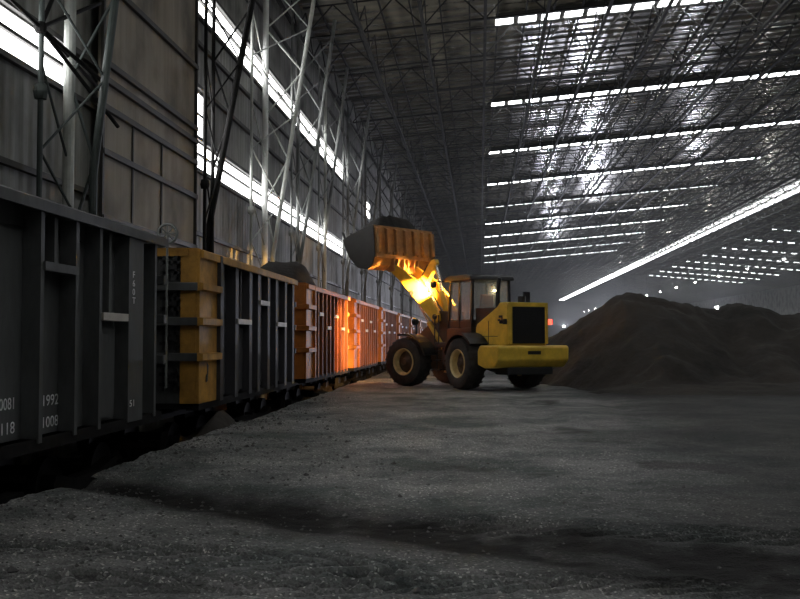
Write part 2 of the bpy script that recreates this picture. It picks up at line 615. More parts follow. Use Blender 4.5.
def ground_h(x, y):
    h = 0.05 * fbm(x * 0.35, y * 0.35) + 0.022 * fbm(x * 1.7, y * 1.7, 4)
    if y < 16:
        h += 0.012 * fbm(x * 6, y * 6, 8) - 0.07 * tread(x, y)
    d, wd = band_dist(x, y)
    h -= 0.10 * math.exp(-(d / wd) ** 2)
    # long ruts further out
    for (c, s) in ((1.3, 0.25), (3.4, 0.3)):
        h -= 0.03 * math.exp(-((x - c - 0.25 * math.sin(y * .2)) / s) ** 2) * smooth01((y - 8) / 4)
    return h


def coal_and_shade(x, y):
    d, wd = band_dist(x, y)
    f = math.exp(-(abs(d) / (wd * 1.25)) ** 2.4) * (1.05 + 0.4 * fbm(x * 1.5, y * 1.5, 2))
    # light falling off to the right, painted dark; coal spill by the heap, patches
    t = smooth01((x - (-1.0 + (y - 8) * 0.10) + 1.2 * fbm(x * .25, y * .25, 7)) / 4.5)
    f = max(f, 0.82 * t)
    f = max(f, .8 * smooth01((y - 34) / 12))  # far ground painted darker to hold down its brightness
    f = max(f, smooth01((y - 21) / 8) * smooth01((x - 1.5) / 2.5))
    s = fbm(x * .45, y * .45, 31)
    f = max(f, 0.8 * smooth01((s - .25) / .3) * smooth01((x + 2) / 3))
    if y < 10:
        f = max(f, .8 * tread(x, y))     # tyre prints coloured dark to strengthen shading the soft light hides
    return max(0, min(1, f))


def grid(xs, ys):
    vs, fs, at = [], [], []
    nx = len(xs)
    for y in ys:
        ex = edge_x(y)
        for i, x in enumerate(xs):
            xx = x
            if x <= EDGE:
                xx = ex
            h = ground_h(xx, y)
            if i == 0:
                xx, h = ex - 0.06, -0.95
            vs.append((xx, y, h))
            at.append(coal_and_shade(xx, y))
    for j in range(len(ys) - 1):
        for i in range(nx - 1):
            a = j * nx + i
            fs.append((a, a + 1, a + 1 + nx, a + nx))
    return vs, fs, at


def frange(a, b, s):
    o = []
    while a < b:
        o.append(a)
        a += s
    return o


xs = [EDGE - .3, EDGE] + frange(-4.38, 3.6, 0.045) + frange(3.6, 9, 0.2) + frange(9, 98.01, 4.0)
ys = [-16, -8, 0, 3] + frange(4.4, 9.6, 0.04) + frange(9.6, 16, 0.09) + frange(16, 45, 0.35) + frange(45, 561, 8) + [561]
vs, fs, at = grid(xs, ys)
m = MB()
m.add(vs, fs)
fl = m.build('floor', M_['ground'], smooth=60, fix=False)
a_ = fl.data.attributes.new('coal_shade_mask', 'FLOAT', 'POINT')
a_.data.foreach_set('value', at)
tag(fl, 'rough coal-dusted ground with tyre prints', kind='structure')
# track bed below the platform edge
m = MB()
m.box(XW - .1, EDGE - .1, Y0, Y1, -1.3, -0.95)
tag(m.build('trim_1', M_['coal']), 'sunken track bed full of black coal dust beside the raised ground', kind='structure')

for i, X in enumerate((-5.55, -6.98)):
    m = MB()
    prof = [(-.07, 0), (.07, 0), (.07, .02), (.015, .04), (.015, .12), (.037, .13), (.037, .17), (-.037, .17), (-.037, .13), (-.015, .12), (-.015, .04), (-.07, .02)]
    m.prism([(X + p[0], -.95 + p[1]) for p in prof], Y0 + .5, 300, 'y')
    tag(m.build('rail', M_['rail']), ['steel rail under the side of the wagons nearer the camera',
                                      'steel rail under the far side of the wagons'][i], 'rail')

# spill of coal at the platform edge beside the second wagon's end
def heap_mesh(cx, cy, rx, ry, h, n=22, seed=0, base=0.0, rough=0.12):
    m = MB()
    vs, fs = [], []
    rings = 9
    for j in range(rings + 1):
        r = j / rings
        for k in range(n):
            t = 2 * math.pi * k / n
            x = rx * r * math.cos(t) * (1 + .12 * fbm(math.cos(t) * 1.3, math.sin(t) * 1.3, seed))
            y = ry * r * math.sin(t) * (1 + .12 * fbm(math.cos(t) * 1.3, math.sin(t) * 1.3, seed + 5))
            z = h * (1 - r ** 1.4) + h * rough * fbm(x * 2.2, y * 2.2, seed + 9) * (1 if r < .95 else 0)
            vs.append((cx + x, cy + y, base + z))
    for j in range(rings):
        for k in range(n):
            a, b = j * n + k, j * n + (k + 1) % n
            fs.append((a, b, b + n, a + n))
    fs.append([rings * n + k for k in range(n)][::-1])
    m.add(vs, fs)
    return m


o = heap_mesh(-4.62, 17.6, 0.42, 1.5, 0.62, seed=3, base=-.35).build('coal_spill', M_['heap'], smooth=50)
tag(o, 'small grey spill of coal at the ground edge under the ochre corner of the second wagon', 'coal', kind='stuff')

# loose lumps on the ground
m = MB()
for i in range(2600):
    if i < 1500:
        y = 5.6 + 13 * random.random() ** 1.3
        x = random.uniform(-.42 * y, .35 * y) if random.random() < .4 else random.gauss(-2.6, 1.2)
    else:
        y = random.uniform(8, 26)
        x = edge_x(y) + abs(random.gauss(0, .5)) + .05
    x = max(x, edge_x(y) + .06)
    s = random.uniform(.006, .02) * (1 + (random.random() < .06) * 1.2)
    h = ground_h(x, y)
    ps = []
    for (a, b, c) in ((1, 0, 0), (-1, 0, 0), (0, 1, 0), (0, -1, 0), (0, 0, 1), (0, 0, -1)):
        q = s * random.uniform(.7, 1.3)
        ps.append((x + a * q + random.uniform(-.3, .3) * s, y + b * q, h + c * q * .7 + s * .25))
    m.add(ps, [(0, 2, 4), (2, 1, 4), (1, 3, 4), (3, 0, 4), (2, 0, 5), (1, 2, 5), (3, 1, 5), (0, 3, 5)])
tag(m.build('coal_lumps', M_['lump'], fix=False), 'loose coal crumbs scattered over the ground', 'coal', kind='stuff')

# ------------------------------------------------------------------ the big heap
CREST = [(0.6, -1.0), (1.3, .3), (2.0, 1.2), (2.9, 1.85), (3.6, 2.2), (4.3, 2.68), (4.75, 3.0), (5.25, 3.2), (6.0, 3.05), (6.6, 2.88), (7.1, 2.78), (7.9, 2.62),
         (8.4, 2.55), (8.75, 2.78), (9.2, 2.82), (9.9, 2.58), (11.0, 2.4), (12.5, 2.25), (16, 2.3), (20, 2.7), (26, 2.4), (34, 1.0), (38, -1)]


def crest(x):
    if x <= CREST[0][0] or x >= CREST[-1][0]:
        return -1
    for a, b in zip(CREST[:-1], CREST[1:]):
        if a[0] <= x <= b[0]:
            t = (x - a[0]) / (b[0] - a[0])
            return a[1] + (b[1] - a[1]) * t


def heap_h(x, y):
    yc = 36 + 0.5 * math.sin(x * .9)
    best = crest(x) + .0
    d = abs(y - yc)
    slope = .5 if y < yc else .62
    h = best - max(0, d - 0.25) * slope + 0.0
    h += 0.28 * fbm(x * .55, y * .55, 3) * (.25 + smooth01(d / 1.2)) + 0.11 * fbm(x * 1.6, y * 1.6, 6) + .05 * fbm(x * 4, y * 4, 16)
    # gullies and shoulders on the face
    h += 0.35 * smooth01(d / 2) * (0.4 * math.sin(x * 1.15 + .35 * y) * smooth01((x - 4) / 2))
    # concave foot spreading forward
    if y < yc:
        foot = 0.35 * math.exp(-(max(0, 30.5 - y) / 2.2) ** 2) * smooth01((x - 2.2 - (30 - y) * .1) / 3)
        h = max(h, foot - .12 + .1 * fbm(x * .8, y * .8, 14))
    return h


xs = frange(.5, 16, 0.16) + frange(16, 39, 0.5)
ys = frange(25.5, 44, 0.17)
vs = [(x, y, max(-0.25, heap_h(x, y))) for y in ys for x in xs]
nx = len(xs)
fs = [(j * nx + i, j * nx + i + 1, (j + 1) * nx + i + 1, (j + 1) * nx + i) for j in range(len(ys) - 1) for i in range(nx - 1)]
m = MB()
m.add(vs, fs)
o = m.build('coal_heap', M_['heap'], smooth=70, fix=False)
tag(o, 'long dark heap of coal rising behind and right of the wheel loader', 'coal heap', kind='stuff')

# ------------------------------------------------------------------ columns along the left wall
CG = 'lattice columns along the left wall'


def column(yc, gap, bright, label, lean=(-8.3, 4.0, 0.13), top=16.6, second=None, r2=.085, r1=.12):
    t = thing('lattice_column', label, 'column', (-8.5, yc, -0.95), 0, CG)
    z0 = 0.0
    H = top + .95
    mm = M_[bright]
    dark = M_[second or bright]
    m = MB(); m.tube((0, -gap, z0), (0, -gap, H), .055, 10); m.build('chord', dark, t)
    m = MB(); m.tube((0, 0, z0), (0, 0, H), r1, 12); m.build('chord', mm, t)
    lx, lz, sl = lean

    def X(z):
        return max(lx - 0.02, lx + sl * (z - .95 - lz)) + 8.5
    m = MB(); m.path([(X(0), .05, z0), (X(lz + .95), .05, lz + .95), (X(H), .05, H)], r2, 10); m.build('leaning_chord', dark, t)
    m = MB()
    z = 0.9
    s = 0
    st = 1.75
    while z + st < H:
        a, b = z, z + st
        if s % 2:
            a, b = b, a
        m.tube((0, 0, a), (X(b), .05, b), .035, 6)
        m.tube((0, -gap, b), (X(a), .05, a), .028, 6)
        if s % 2:
            m.tube((0, -gap, a), (0, 0, b), .028, 6)
        s += 1
        z += st
    m.build('lacing', dark, t)
    m = MB()
    m.lathe([(0, -.16), (.12, -.14), (.15, 0), (.12, .14), (0, .16)], (0, -gap, 7.3), 'z', 8)
    m.build('node', dark, t)
    m = MB(); m.box(-.3, .3, -gap - .25, .3, -.0, .08); m.build('base_plate', dark, t)
    return t


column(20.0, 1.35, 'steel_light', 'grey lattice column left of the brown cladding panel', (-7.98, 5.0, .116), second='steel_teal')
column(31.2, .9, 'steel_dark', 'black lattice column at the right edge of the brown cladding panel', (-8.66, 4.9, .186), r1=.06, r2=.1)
column(39.0, 2.4, 'steel_sunlit', 'white-lit lattice column standing behind the second wagon', (-8.19, 4.8, .157), second='steel_light')
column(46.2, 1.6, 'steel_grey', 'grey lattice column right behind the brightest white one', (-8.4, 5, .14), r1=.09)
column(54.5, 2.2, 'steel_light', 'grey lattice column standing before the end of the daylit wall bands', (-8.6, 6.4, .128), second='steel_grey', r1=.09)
for y in (64.0, 74.0, 85.0, 97.0, 110.0, 124.0):
    column(y, 2.2, 'steel_grey', 'far grey lattice column beyond the daylit wall bands', (-8.6, 5, .13), r1=.09)
# horizontal braces and struts from wall to column tops near the front
t = thing('wall_bracing', 'steel struts fanning out across the upper daylit sheet at the left edge', 'bracing', (-8.5, 18.6, 7.6))
for (a, b) in (((0, 0, 0), (0, 3.0, 1.5)), ((0, 0, 0), (0, 3.4, -.5)), ((0, 0, 0), (.6, 2.6, -1.4)), ((0, 0, 0), (.1, 1.3, 2.1)),
               ((0, 0, 0), (0, -4.2, .45)), ((0, 0, 0), (.55, 1.7, -.6))):
    m = MB(); m.tube(a, b, .045, 8); m.build('strut', M_['steel_dark'], t)
m = MB(); m.lathe([(0, -.12), (.1, -.1), (.13, 0), (.1, .1), (0, .12)], (0, 0, 0), 'z', 10); m.build('node', M_['steel_dark'], t)

# ------------------------------------------------------------------ roof space frame
D = 1.9


def truss(first=None):
    t = thing('roof_truss', 'steel lattice truss crossing the hall under the dark roof', 'roof truss', (0, 0, 0), 0, 'lattice trusses across the hall')
    xs_ = frange(XW + .3, XE - .5, 3.0)
    m = MB()
    m.bar((xs_[0], 0, ZE(xs_[0]) - D), (XR, 0, ZE(XR) - D), .16, .07, caps=False)
    m.bar((XR, 0, ZE(XR) - D), (xs_[-1], 0, ZE(xs_[-1]) - D), .12, .08, caps=False)
    m.build('bottom_chord', M_['steel_roof'], t, fix=False)
    m = MB()
    m.bar((xs_[0], 0, ZE(xs_[0]) - .35), (XR, 0, ZE(XR) - .35), .08, .06, caps=False)
    m.bar((XR, 0, ZE(XR) - .35), (xs_[-1], 0, ZE(xs_[-1]) - .35), .08, .06, caps=False)
    m.build('top_chord', M_['steel_dark'], t, fix=False)
    m = MB()
    for a, b in zip(xs_[:-1], xs_[1:]):
        c = (a + b) / 2
        m.bar((a, 0, ZE(a) - D), (c, 0, ZE(c) - .35), .06, .06, caps=False)
        m.bar((c, 0, ZE(c) - .35), (b, 0, ZE(b) - D), .06, .06, caps=False)
    m.build('web', M_['steel_roof'], t, fix=False)
    return t


t0 = truss()
t0.location = (0, 42.0, 0)
y = 42.0 + 6.4167
while y < 260:
    t = copy_tree(t0)
    t.location = (0, y, 0)
    y += 6.4167


def beam():
    t = thing('roof_beam', 'steel lattice beam running lengthwise under the dark roof', 'roof beam', (0, 0, 0), 0, 'lattice beams along the hall')
    m = MB()
    m.bar((0, 42, -D - .1), (0, 258, -D - .1), .15, .15, caps=False)
    m.build('bottom_chord', M_['steel_roof'], t, fix=False)
    m = MB()
    y = 42.0
    while y < 250:
        m.bar((0, y, -D), (0, y + 2.4, -.35), .055, .055, caps=False)
        m.bar((0, y + 2.4, -.35), (0, y + 4.81, -D), .055, .055, caps=False)
        y += 4.8125
    m.build('web', M_['steel_roof'], t, fix=False)
    return t


b0 = beam()
b0.location = (XW + .3, 0, ZE(XW + .3))
x = XW + 3.3
while x < 74:
    t = copy_tree(b0)
    t.location = (x, 0, ZE(x))
    x += 3.0

# ------------------------------------------------------------------ lamps
LG = 'row of hanging high bay lamps'


def bay_lamp(x, y, z):
    t = thing('high_bay_lamp', 'small glowing high bay lamp hanging in the row above the coal heap', 'lamp', (x, y, z), 0, LG)
    m = MB(); m.tube((0, 0, .35), (0, 0, ZE(x) - z), .03, 6); m.build('suspension_rod', M_['steel_dark'], t)
    m = MB(); m.lathe([(0, .5), (.12, .48), (.14, .3), (.3, .05), (.3, 0), (.27, 0), (.1, .28)], (0, 0, 0), 'z', 16)
    m.build('lamp_shade', M_['steel_grey'], t, smooth=40)
    m = MB(); m.lathe([(0, -.1), (.12, -.07), (.2, .02), (.14, .2), (0, .25)], (0, 0, -.02), 'z', 12)
    m.build('bulb', M_['lamp_glow'], t, smooth=60)
    return t


lamp0 = bay_lamp(42.3, 143, 12.7)
LL = ['second', 'third', 'fourth', 'fifth']
lamp0['label'] = 'glowing high bay lamp hanging nearest, rightmost of the row above the coal heap'
for i in range(1, 15):
    t = copy_tree(lamp0)
    t['label'] = ('glowing high bay lamp hanging %s from the right in the row above the heap' % LL[i - 1]) if i < 5 else 'tiny glowing high bay lamp far down the row above the coal heap'
    t.location = (42.3, 143 + 19.25 * i, 12.7)
for i in range(0, 5):
    d = bpy.data.lights.new('lamp_light', 'POINT')
    d.energy = LAMP
    d.shadow_soft_size = .2
    d.color = (1, .96, .9)
    o = bpy.data.objects.new('lamp_light', d)
    o.location = (42.3, 143 + 19.25 * i * 2, 12.45)
    C.objects.link(o)


def flood(x, y, z, label, e, aim):
    t = thing('floodlight', label, 'floodlight', (x, y, 0), 0)
    m = MB(); m.tube((0, 0, 0), (0, 0, z - .2), .08, 10); m.build('pole', M_['steel_grey'], t)
    m = MB(); m.box(-.35, .35, -.12, .12, z - .25, z + .25); m.build('housing', M_['loader_black'], t)
    m = MB(); m.box(-.2, .2, -.16, -.121, z - .15, z + .15); m.build('lamp_face', M_['lamp_glow'], t)
    d = bpy.data.lights.new('flood_light', 'SPOT')
    d.energy = e
    d.spot_size = R(62)
    d.spot_blend = .6
    d.shadow_soft_size = .35
    d.color = (.82, .84, 1.0)
    o = bpy.data.objects.new('flood_light', d)
    o.location = (0, -.5, z)
    o.parent = t
    v = Vector(aim) - Vector((x, y, z))
    o.rotation_euler = v.to_track_quat('-Z', 'Y').to_euler()
    C.objects.link(o)


flood(20.4, 160, 4.6, 'floodlight on a pole hidden behind the left shoulder of the coal heap', FLOOD * 2.0, (14, 90, 20))
flood(30.5, 132, 5.6, 'floodlight glowing just over the crest of the coal heap', FLOOD * .4, (24, 80, 20))
flood(17.9, 216, 4.3, 'distant floodlight glowing just right of the wheel loader', FLOOD * 1.2, (14, 150, 18))

# ------------------------------------------------------------------ train
WG = 'open coal wagons in the train'
ZT, ZB = 3.12, 0.44
WX = 2.9      # width
RIBZ = (2.45, 1.85, 1.24)


def wagon(y0, L, label, body, endc, posts, bars, far=False):
    """root at the near side corner of the near end, on the track bed; near side face at local x=0"""
    t = thing('coal_wagon', label, 'wagon', (-4.8, y0, -0.95 + .17), 0, WG)
    oz = 0.95 - .17
    zt, zb = ZT + oz, ZB + oz
    B, E = M_[body], M_[endc]
    for xs_, nm in (((-.24, -.2), 0), ((-WX + .06, -WX + .12), 1)):
        m = MB(); m.box(xs_[0], xs_[1], .02, L - .02, zb, zt - .05); m.build('side_wall', B, t)
    m = MB(); m.box(-WX + .06, -.06, .02, L - .02, zb - .1, zb + .02); m.build('floor_pan', M_['underframe'], t)
    for (ya, yb, s) in ((.0, .06, -1), (L - .06, L, 1)):
        m = MB(); m.box(-WX + .3, -.3, ya, yb, zb, zt - .05)
        ew = m.build('end_wall', B if far else M_['wagon'], t)
        for z in RIBZ:
            z += oz
            m = MB()
            yy = (ya - .14, ya) if s < 0 else (yb, yb + .14)
            m.box(-WX, 0.0, yy[0], yy[1], z - .07, z + .07)
            m.build('end_rib', E if far else M_['wagon'], t, bevel=.01)
        # black locking brackets between the ribs
        yy = -.05 if s < 0 else L + .05
        for i, z in enumerate((2.78, 2.16, 1.56, .86)):
            m = MB()
            z += oz
            for xx in (-.42, -.62):
                m.box(xx - .025, xx + .025, yy - .04, yy + .04, z - .2, z + .2)
                m.box(xx - .07, xx + .07, yy - .04, yy + .04, z + .06, z + .12)
                m.box(xx - .07, xx + .07, yy - .04, yy + .04, z - .12, z - .06)
            m.box(-.64, -.4, yy - .03, yy + .03, z - .03, z + .03)
            m.build('end_bracket', M_['loader_black'], t)
    # top rail with a sloping outer face
    m = MB()
    m.prism([(-.2, zt - .0), (-.2, zt - .06), (.02, zt - .17), (.06, zt - .17), (.06, zt - .05), (-.05, zt)], -.02, L + .02, 'y')
    tr = m.build('top_rail', B if body == 'wagon' else E, t)
    m = MB(); m.box(-WX - .04, -WX + .14, -.02, L + .02, zt - .15, zt); m.build('top_rail', B, t)
    for ye in (0, L):
        m = MB(); m.box(-WX + .14, -.2, ye - .08, ye + .08, zt - .14, zt)
        m.build('end_rail', E, t)
    # coloured corner posts wrapping end and side
    for (ya, yb) in ((-.06, 1.1), (L - (0.55), L + .06)):
        if ya < 0 and y0 < 10:
            continue
        near = ya < 0
        if not near:
            continue
        m = MB()
        m.box(-.06, -.0, ya, yb, zb, zt - .05)
        m.box(-.34, -.06, ya, ya + .08, zb, zt - .05)
        cp = m.build('corner_panel', E, t, bevel=.008)
        for z in RIBZ:
            z += oz
            m = MB()
            m.prism([(0, z - .075), (.1, z - .055), (.1, z + .055), (0, z + .075)], ya - .13, yb, 'y')
            m.build('corner_rib', E, t)
        m = MB(); m.box(-.01, .07, yb - .02, yb + .12, zb, zt - .05); m.build('corner_post', E if far else M_['wagon_dark'], t)
        m = MB(); m.prism([(.36, .0), (.47, .02), (.52, .3), (.42, .34), (.45, .16), (.37, .12)], 0.0, .008, 'x')
        m.v = [Vector((v.x, v.y, v.z + zb + .35)) for v in m.v]
        m.build('stencil_mark', M_['loader_black'], t)
    # deep box-section stiffening posts
    for y in posts:
        hw = {'wagon': .05, 'wagon_dark': .13, 'wagon_brown': .1}[body]
        if body == 'wagon' and abs(y + y0 - 13.66) < .01:
            hw = .3
        m = MB()
        m.prism([(-.2, y - hw), (.0, y - hw + .01), (.0, y + hw), (-.17, y + hw + .01), (-.2, y + hw + .06)], zb - .03, zt - .16, 'z')
        m.build('side_post', B, t)
    for (a, b, z) in bars:
        m = MB(); m.box(-.2, .03, a, b, z + oz - .05, z + oz + .05)
        m.build('crossbar', M_['pale'] if body != 'wagon' or z < 2 else B, t)
        c = a + (b - a) * .55
        m = MB(); m.box(-.2, -.08, c - .04, c + .05, z + oz + .05, zt - .17)
        m.build('door_stile', B, t)
        if body == 'wagon' and z > 2:
            continue
        m = MB(); m.box(-.2, -.13, a + .1, b - .08, zb + .08, z + oz - .12)
        m.build('hopper_door', B, t)
    # sill
    m = MB(); m.box(-.24, -.02, 0.0, L, zb - .12, zb + .02); m.build('side_sill', M_['underframe'], t)
    m = MB(); m.box(-WX / 2 - .2, -WX / 2 + .2, -.1, L + .1, zb - .42, zb - .1); m.build('centre_sill', M_['underframe'], t)
    m = MB(); m.box(-WX / 2 - .12, -WX / 2 + .12, L + .1, L + (2.0 if L > 10 else 1.6) - .02 - (.1 if L > 10 else 0), zb - .35, zb - .15)
    m.build('coupler', M_['underframe'], t)
    for yb_ in (1.6, L - 1.6):
        for sx in (-.62, -WX + .62):
            m = MB()
            m.prism([(-1.1, .5), (-1.0, .62), (-.4, .5), (.4, .5), (1.0, .62), (1.1, .5), (1.0, .3), (.5, .22), (-.5, .22), (-1.0, .3)], sx - .1, sx + .1, 'x')
            m.v = [Vector((v.x, v.y + yb_, v.z)) for v in m.v]
            bg = m.build('bogie_frame', M_['underframe'], t)
        for dy in (-.88, .88):
            m = MB()
            for sx in (-.75, -WX + .75 - .0):
                m.lathe([(0, -.07), (.2, -.07), (.22, -.03), (.36, -.03), (.42, -.05), (.42, .08), (.3, .05), (0, .05)], (sx, yb_ + dy, .42), 'x', 24)
            m.tube((-.75, yb_ + dy, .42), (-WX + .75, yb_ + dy, .42), .08, 10)
            m.build('wheelset', M_['rail'], bg, smooth=40)
    m = MB(); m.box(-.5, -.3, L * .45, L * .62, .32, .62); m.tube((-.3, L * .3, .45), (-.3, L * .7, .45), .03, 6)
    m.build('brake_cylinder', M_['underframe'], t)
    return t


W0 = 4.4
P = [y - W0 for y in (5.6, 6.6, 7.6, 8.6, 9.5, 10.64, 11.6, 12.35, 13.66, 14.5)]
wag1 = wagon(W0, 14.9 - W0, 'dark grey open wagon nearest the camera at the left edge', 'wagon', 'wagon', P,
             [(10.66 - W0, 11.58 - W0, 2.36), (12.38 - W0, 13.28 - W0, 1.84)])
P2 = [1.45, 2.6, 3.8, 4.6, 5.6, 6.5, 7.6, 8.6]
wag2 = wagon(16.9, 8.9, 'black open wagon with an ochre end corner', 'wagon_dark', 'ochre', P2,
             [(2.62, 3.78, 1.9), (4.62, 5.58, 2.35), (6.52, 7.58, 1.9)])
P3 = [1.45, 2.1, 2.9, 3.7, 4.5, 5.3, 6.1, 6.9, 7.7, 8.6]
wag3 = wagon(27.5, 8.9, 'brown wagon with an orange corner, third from the camera and lit by the loader', 'wagon_brown', 'orange', P3,
             [(2.12, 2.88, 2.3), (3.72, 4.48, 1.9), (5.32, 6.08, 2.3), (6.92, 7.68, 1.9)], far=True)
LB = ['brown wagon with an orange corner, fourth from the camera', 'brown wagon with an orange corner, fifth from the camera',
      'brown wagon ending just left of the loader front tyre', 'brown wagon mostly hidden behind the loader front tyre',
      'brown wagon hidden behind the lifting arms of the loader']
for i, lb in enumerate(LB):
    t = copy_tree(wag3)
    t.location.y = 27.5 + 10.6 * (i + 1)
    t['label'] = lb


def text_part(s, parent, y, z, size, rotv=False, sx=.62):
    cu = bpy.data.curves.new('t', 'FONT')
    cu.body = s
    cu.size = size
    cu.extrude = .001
    cu.resolution_u = 3
    ob = bpy.data.objects.new('t', cu)
    C.objects.link(ob)
    dg = bpy.context.evaluated_depsgraph_get()
    me = bpy.data.meshes.new_from_object(ob.evaluated_get(dg))
    bpy.data.objects.remove(ob)
    # lies in the plane of the wagon side: text x -> +Y, text y -> +Z
    me.transform(Matrix(((0, 0, 1, 0), (sx, 0, 0, 0), (0, 1, 0, 0), (0, 0, 0, 1))))
    me.materials.clear()
    me.materials.append(M_['white_letter'])
    o = bpy.data.objects.new('painted_lettering', me)
    o.location = (-.196, y, z)
    o.parent = parent
    C.objects.link(o)
    return o


oz = .95 - .17
text_part('0081', wag1, 10.08 - W0, .80 + oz, .18, sx=1.05)
text_part('1992', wag1, 11.1 - W0, .78 + oz, .18, sx=1.3)
text_part('118', wag1, 10.1 - W0, .54 + oz, .18, sx=1.3)
text_part('1008', wag1, 11.1 - W0, .53 + oz, .18, sx=1.3)
for i, c in enumerate('F60T'):
    text_part(c, wag1, 13.5 - W0, 2.4 - i * .12 + oz, .13, sx=1.6).location.x = .003
text_part('51', wag1, 13.42 - W0, .62 + oz, .13, sx=1.8).location.x = .003

# hand brake wheel on the end of the second wagon
t = wag2
m = MB()
m.lathe([(.16, -.02), (.19, 0), (.16, .02), (.14, 0), (.16, -.02)], (-.5, -.3, ZT + .22 + oz), 'y', 20)
for a in range(4):
    th = math.pi * a / 4
    m.bar((-.5 - .16 * math.cos(th), -.3, ZT + .22 + oz - .16 * math.sin(th)), (-.5 + .16 * math.cos(th), -.3, ZT + .22 + oz + .16 * math.sin(th)), .02, .02)
m.tube((-.5, -.3, 1.5), (-.5, -.3, ZT + .22 + oz), .02, 8)
m.build('brake_wheel', M_['steel_grey'], t)

# coal in the wagons


def load(y0, y1, peak, lb, seed):
    """a mound of coal filling a wagon and rising over its rim"""
    m = MB()
    nx_, ny_ = 12, 40
    vs, fs = [], []
    for j in range(ny_ + 1):
        for i in range(nx_ + 1):
            u, v = i / nx_, j / ny_
            x = -4.95 - (WX - .3) * u
            y = y0 + (y1 - y0) * v
            e = min(u, 1 - u) * 2
            z = ZT - .35 + peak(y) * smooth01(e * 1.6) + .05 * fbm(x * 2, y * 2, seed)
            vs.append((x, y, z))
    for j in range(ny_):
        for i in range(nx_):
            a = j * (nx_ + 1) + i
            fs.append((a, a + 1, a + nx_ + 2, a + nx_ + 1))
    m.add(vs, fs)
    o = m.build('coal_load', M_['coal'], smooth=60)
    tag(o, lb, 'coal', kind='stuff')


load(4.6, 14.7, lambda y: .3 + .25 * math.exp(-((y - 9.6) / .7) ** 2), 'coal filling the nearest dark grey wagon', 1)
load(17.1, 25.6, lambda y: .22, 'coal inside the black second wagon with the ochre corner', 2)
load(27.7, 36.2, lambda y: .1 + 1.15 * math.exp(-((y - 31.6) / 1.9) ** 2), 'black mound of coal rising over the rim of the third wagon', 3)

# ------------------------------------------------------------------ wheel loader
LZ = thing('wheel_loader', 'yellow wheel loader lifting a bucket of coal over the wagons', 'wheel loader', (-.37, 32.78, 0), R(121))
FR = Matrix.Rotation(R(21), 4, 'Z')      # the front frame is turned towards the train
ID = Matrix.Identity(4)


def wheel(cx, side, mtx):
    """wheel centre at (cx, side*1.1, .8)"""
    c = (cx, side * 1.1, .8)
    m = MB()
    m.lathe([(.42, -.24), (.5, -.29), (.66, -.31), (.75, -.27), (.785, -.2), (.79, 0), (.785, .2), (.75, .27), (.66, .31), (.5, .29), (.42, .24)], c, 'y', 48)
    nl = 22
    for k in range(nl):
        for s in (-1, 1):
            t0_ = 2 * math.pi * (k + (0.5 if s > 0 else 0)) / nl
            vs = []
            for (dy, dt) in ((.0, .06), (.3, -.05)):
                for (r, w_) in ((.77, .05), (.815 if dy < .1 else .79, .045)):
                    for e in (-1, 1):
                        th = t0_ + dt + e * w_ * .9
                        rr = r if dy < .1 else r - .02
                        vs.append((c[0] + rr * math.cos(th), c[1] + s * dy, c[2] + rr * math.sin(th)))
            m.add(vs, [(0, 1, 3, 2), (4, 6, 7, 5), (2, 3, 7, 6), (0, 2, 6, 4), (1, 5, 7, 3), (0, 4, 5, 1)])
    ty = m.build('tyre', M_['tyre'], LZ, mtx=mtx, smooth=35)
    m = MB()
    o = side
    m.lathe([(.36, o * .05), (.37, o * .2), (.38, o * .25), (.43, o * .29), (.445, o * .26), (.43, o * .22), (.43, -o * .2), (.3, -o * .2)], c, 'y', 40)
    rm = m.build('rim', M_['rim'], ty, mtx=mtx, smooth=35)
    m = MB()
    m.lathe([(0, o * .22), (.1, o * .22), (.13, o * .16), (.2, o * .12), (.36, o * .06), (.36, -o * .1), (0, -o * .1)], c, 'y', 24)
    for k in range(10):
        th = 2 * math.pi * k / 10
        m.tube((c[0] + .17 * math.cos(th), c[1] + o * .1, c[2] + .17 * math.sin(th)), (c[0] + .17 * math.cos(th), c[1] + o * .16, c[2] + .17 * math.sin(th)), .018, 6)
    m.build('hub', M_['hub'], ty, mtx=mtx, smooth=35)
    return ty


for (cx, mt) in ((-1.65, ID), (1.65, FR)):
    for s in (1, -1):
        wheel(cx, s, mt)
    m = MB(); m.tube((cx, -1, .8), (cx, 1, .8), .16, 12)
    m.lathe([(0, -.3), (.25, -.2), (.3, 0), (.25, .2), (0, .3)], (cx, 0, .8), 'y', 16)
    m.build('axle', M_['loader_black'], LZ, mtx=mt, smooth=40)

# rear frame and counterweight
m = MB(); m.prism([(-3.3, .75), (-3.3, 1.25), (.15, 1.25), (.15, .95), (-.6, .6), (-2.6, .6)], -.45, .45, 'y')
m.build('rear_frame', M_['loader_black'], LZ, bevel=.02)
m = MB(); m.prism([(-3.78, .93), (-3.8, 1.3), (-3.74, 1.36), (-2.75, 1.36), (-2.62, 1.2), (-2.62, .78), (-3.0, .68), (-3.55, .72)], -1.24, 1.24, 'y')
cw = m.build('counterweight', M_['yellow'], LZ, bevel=.05)
m = MB(); m.box(-3.815, -3.78, -.22, .22, 1.1, 1.2); m.build('towing_slot', M_['loader_black'], cw)
m = MB(); m.box(-3.6, -2.9, -.8, .8, .5, .72); m.build('belly_guard', M_['loader_black'], LZ, bevel=.03)
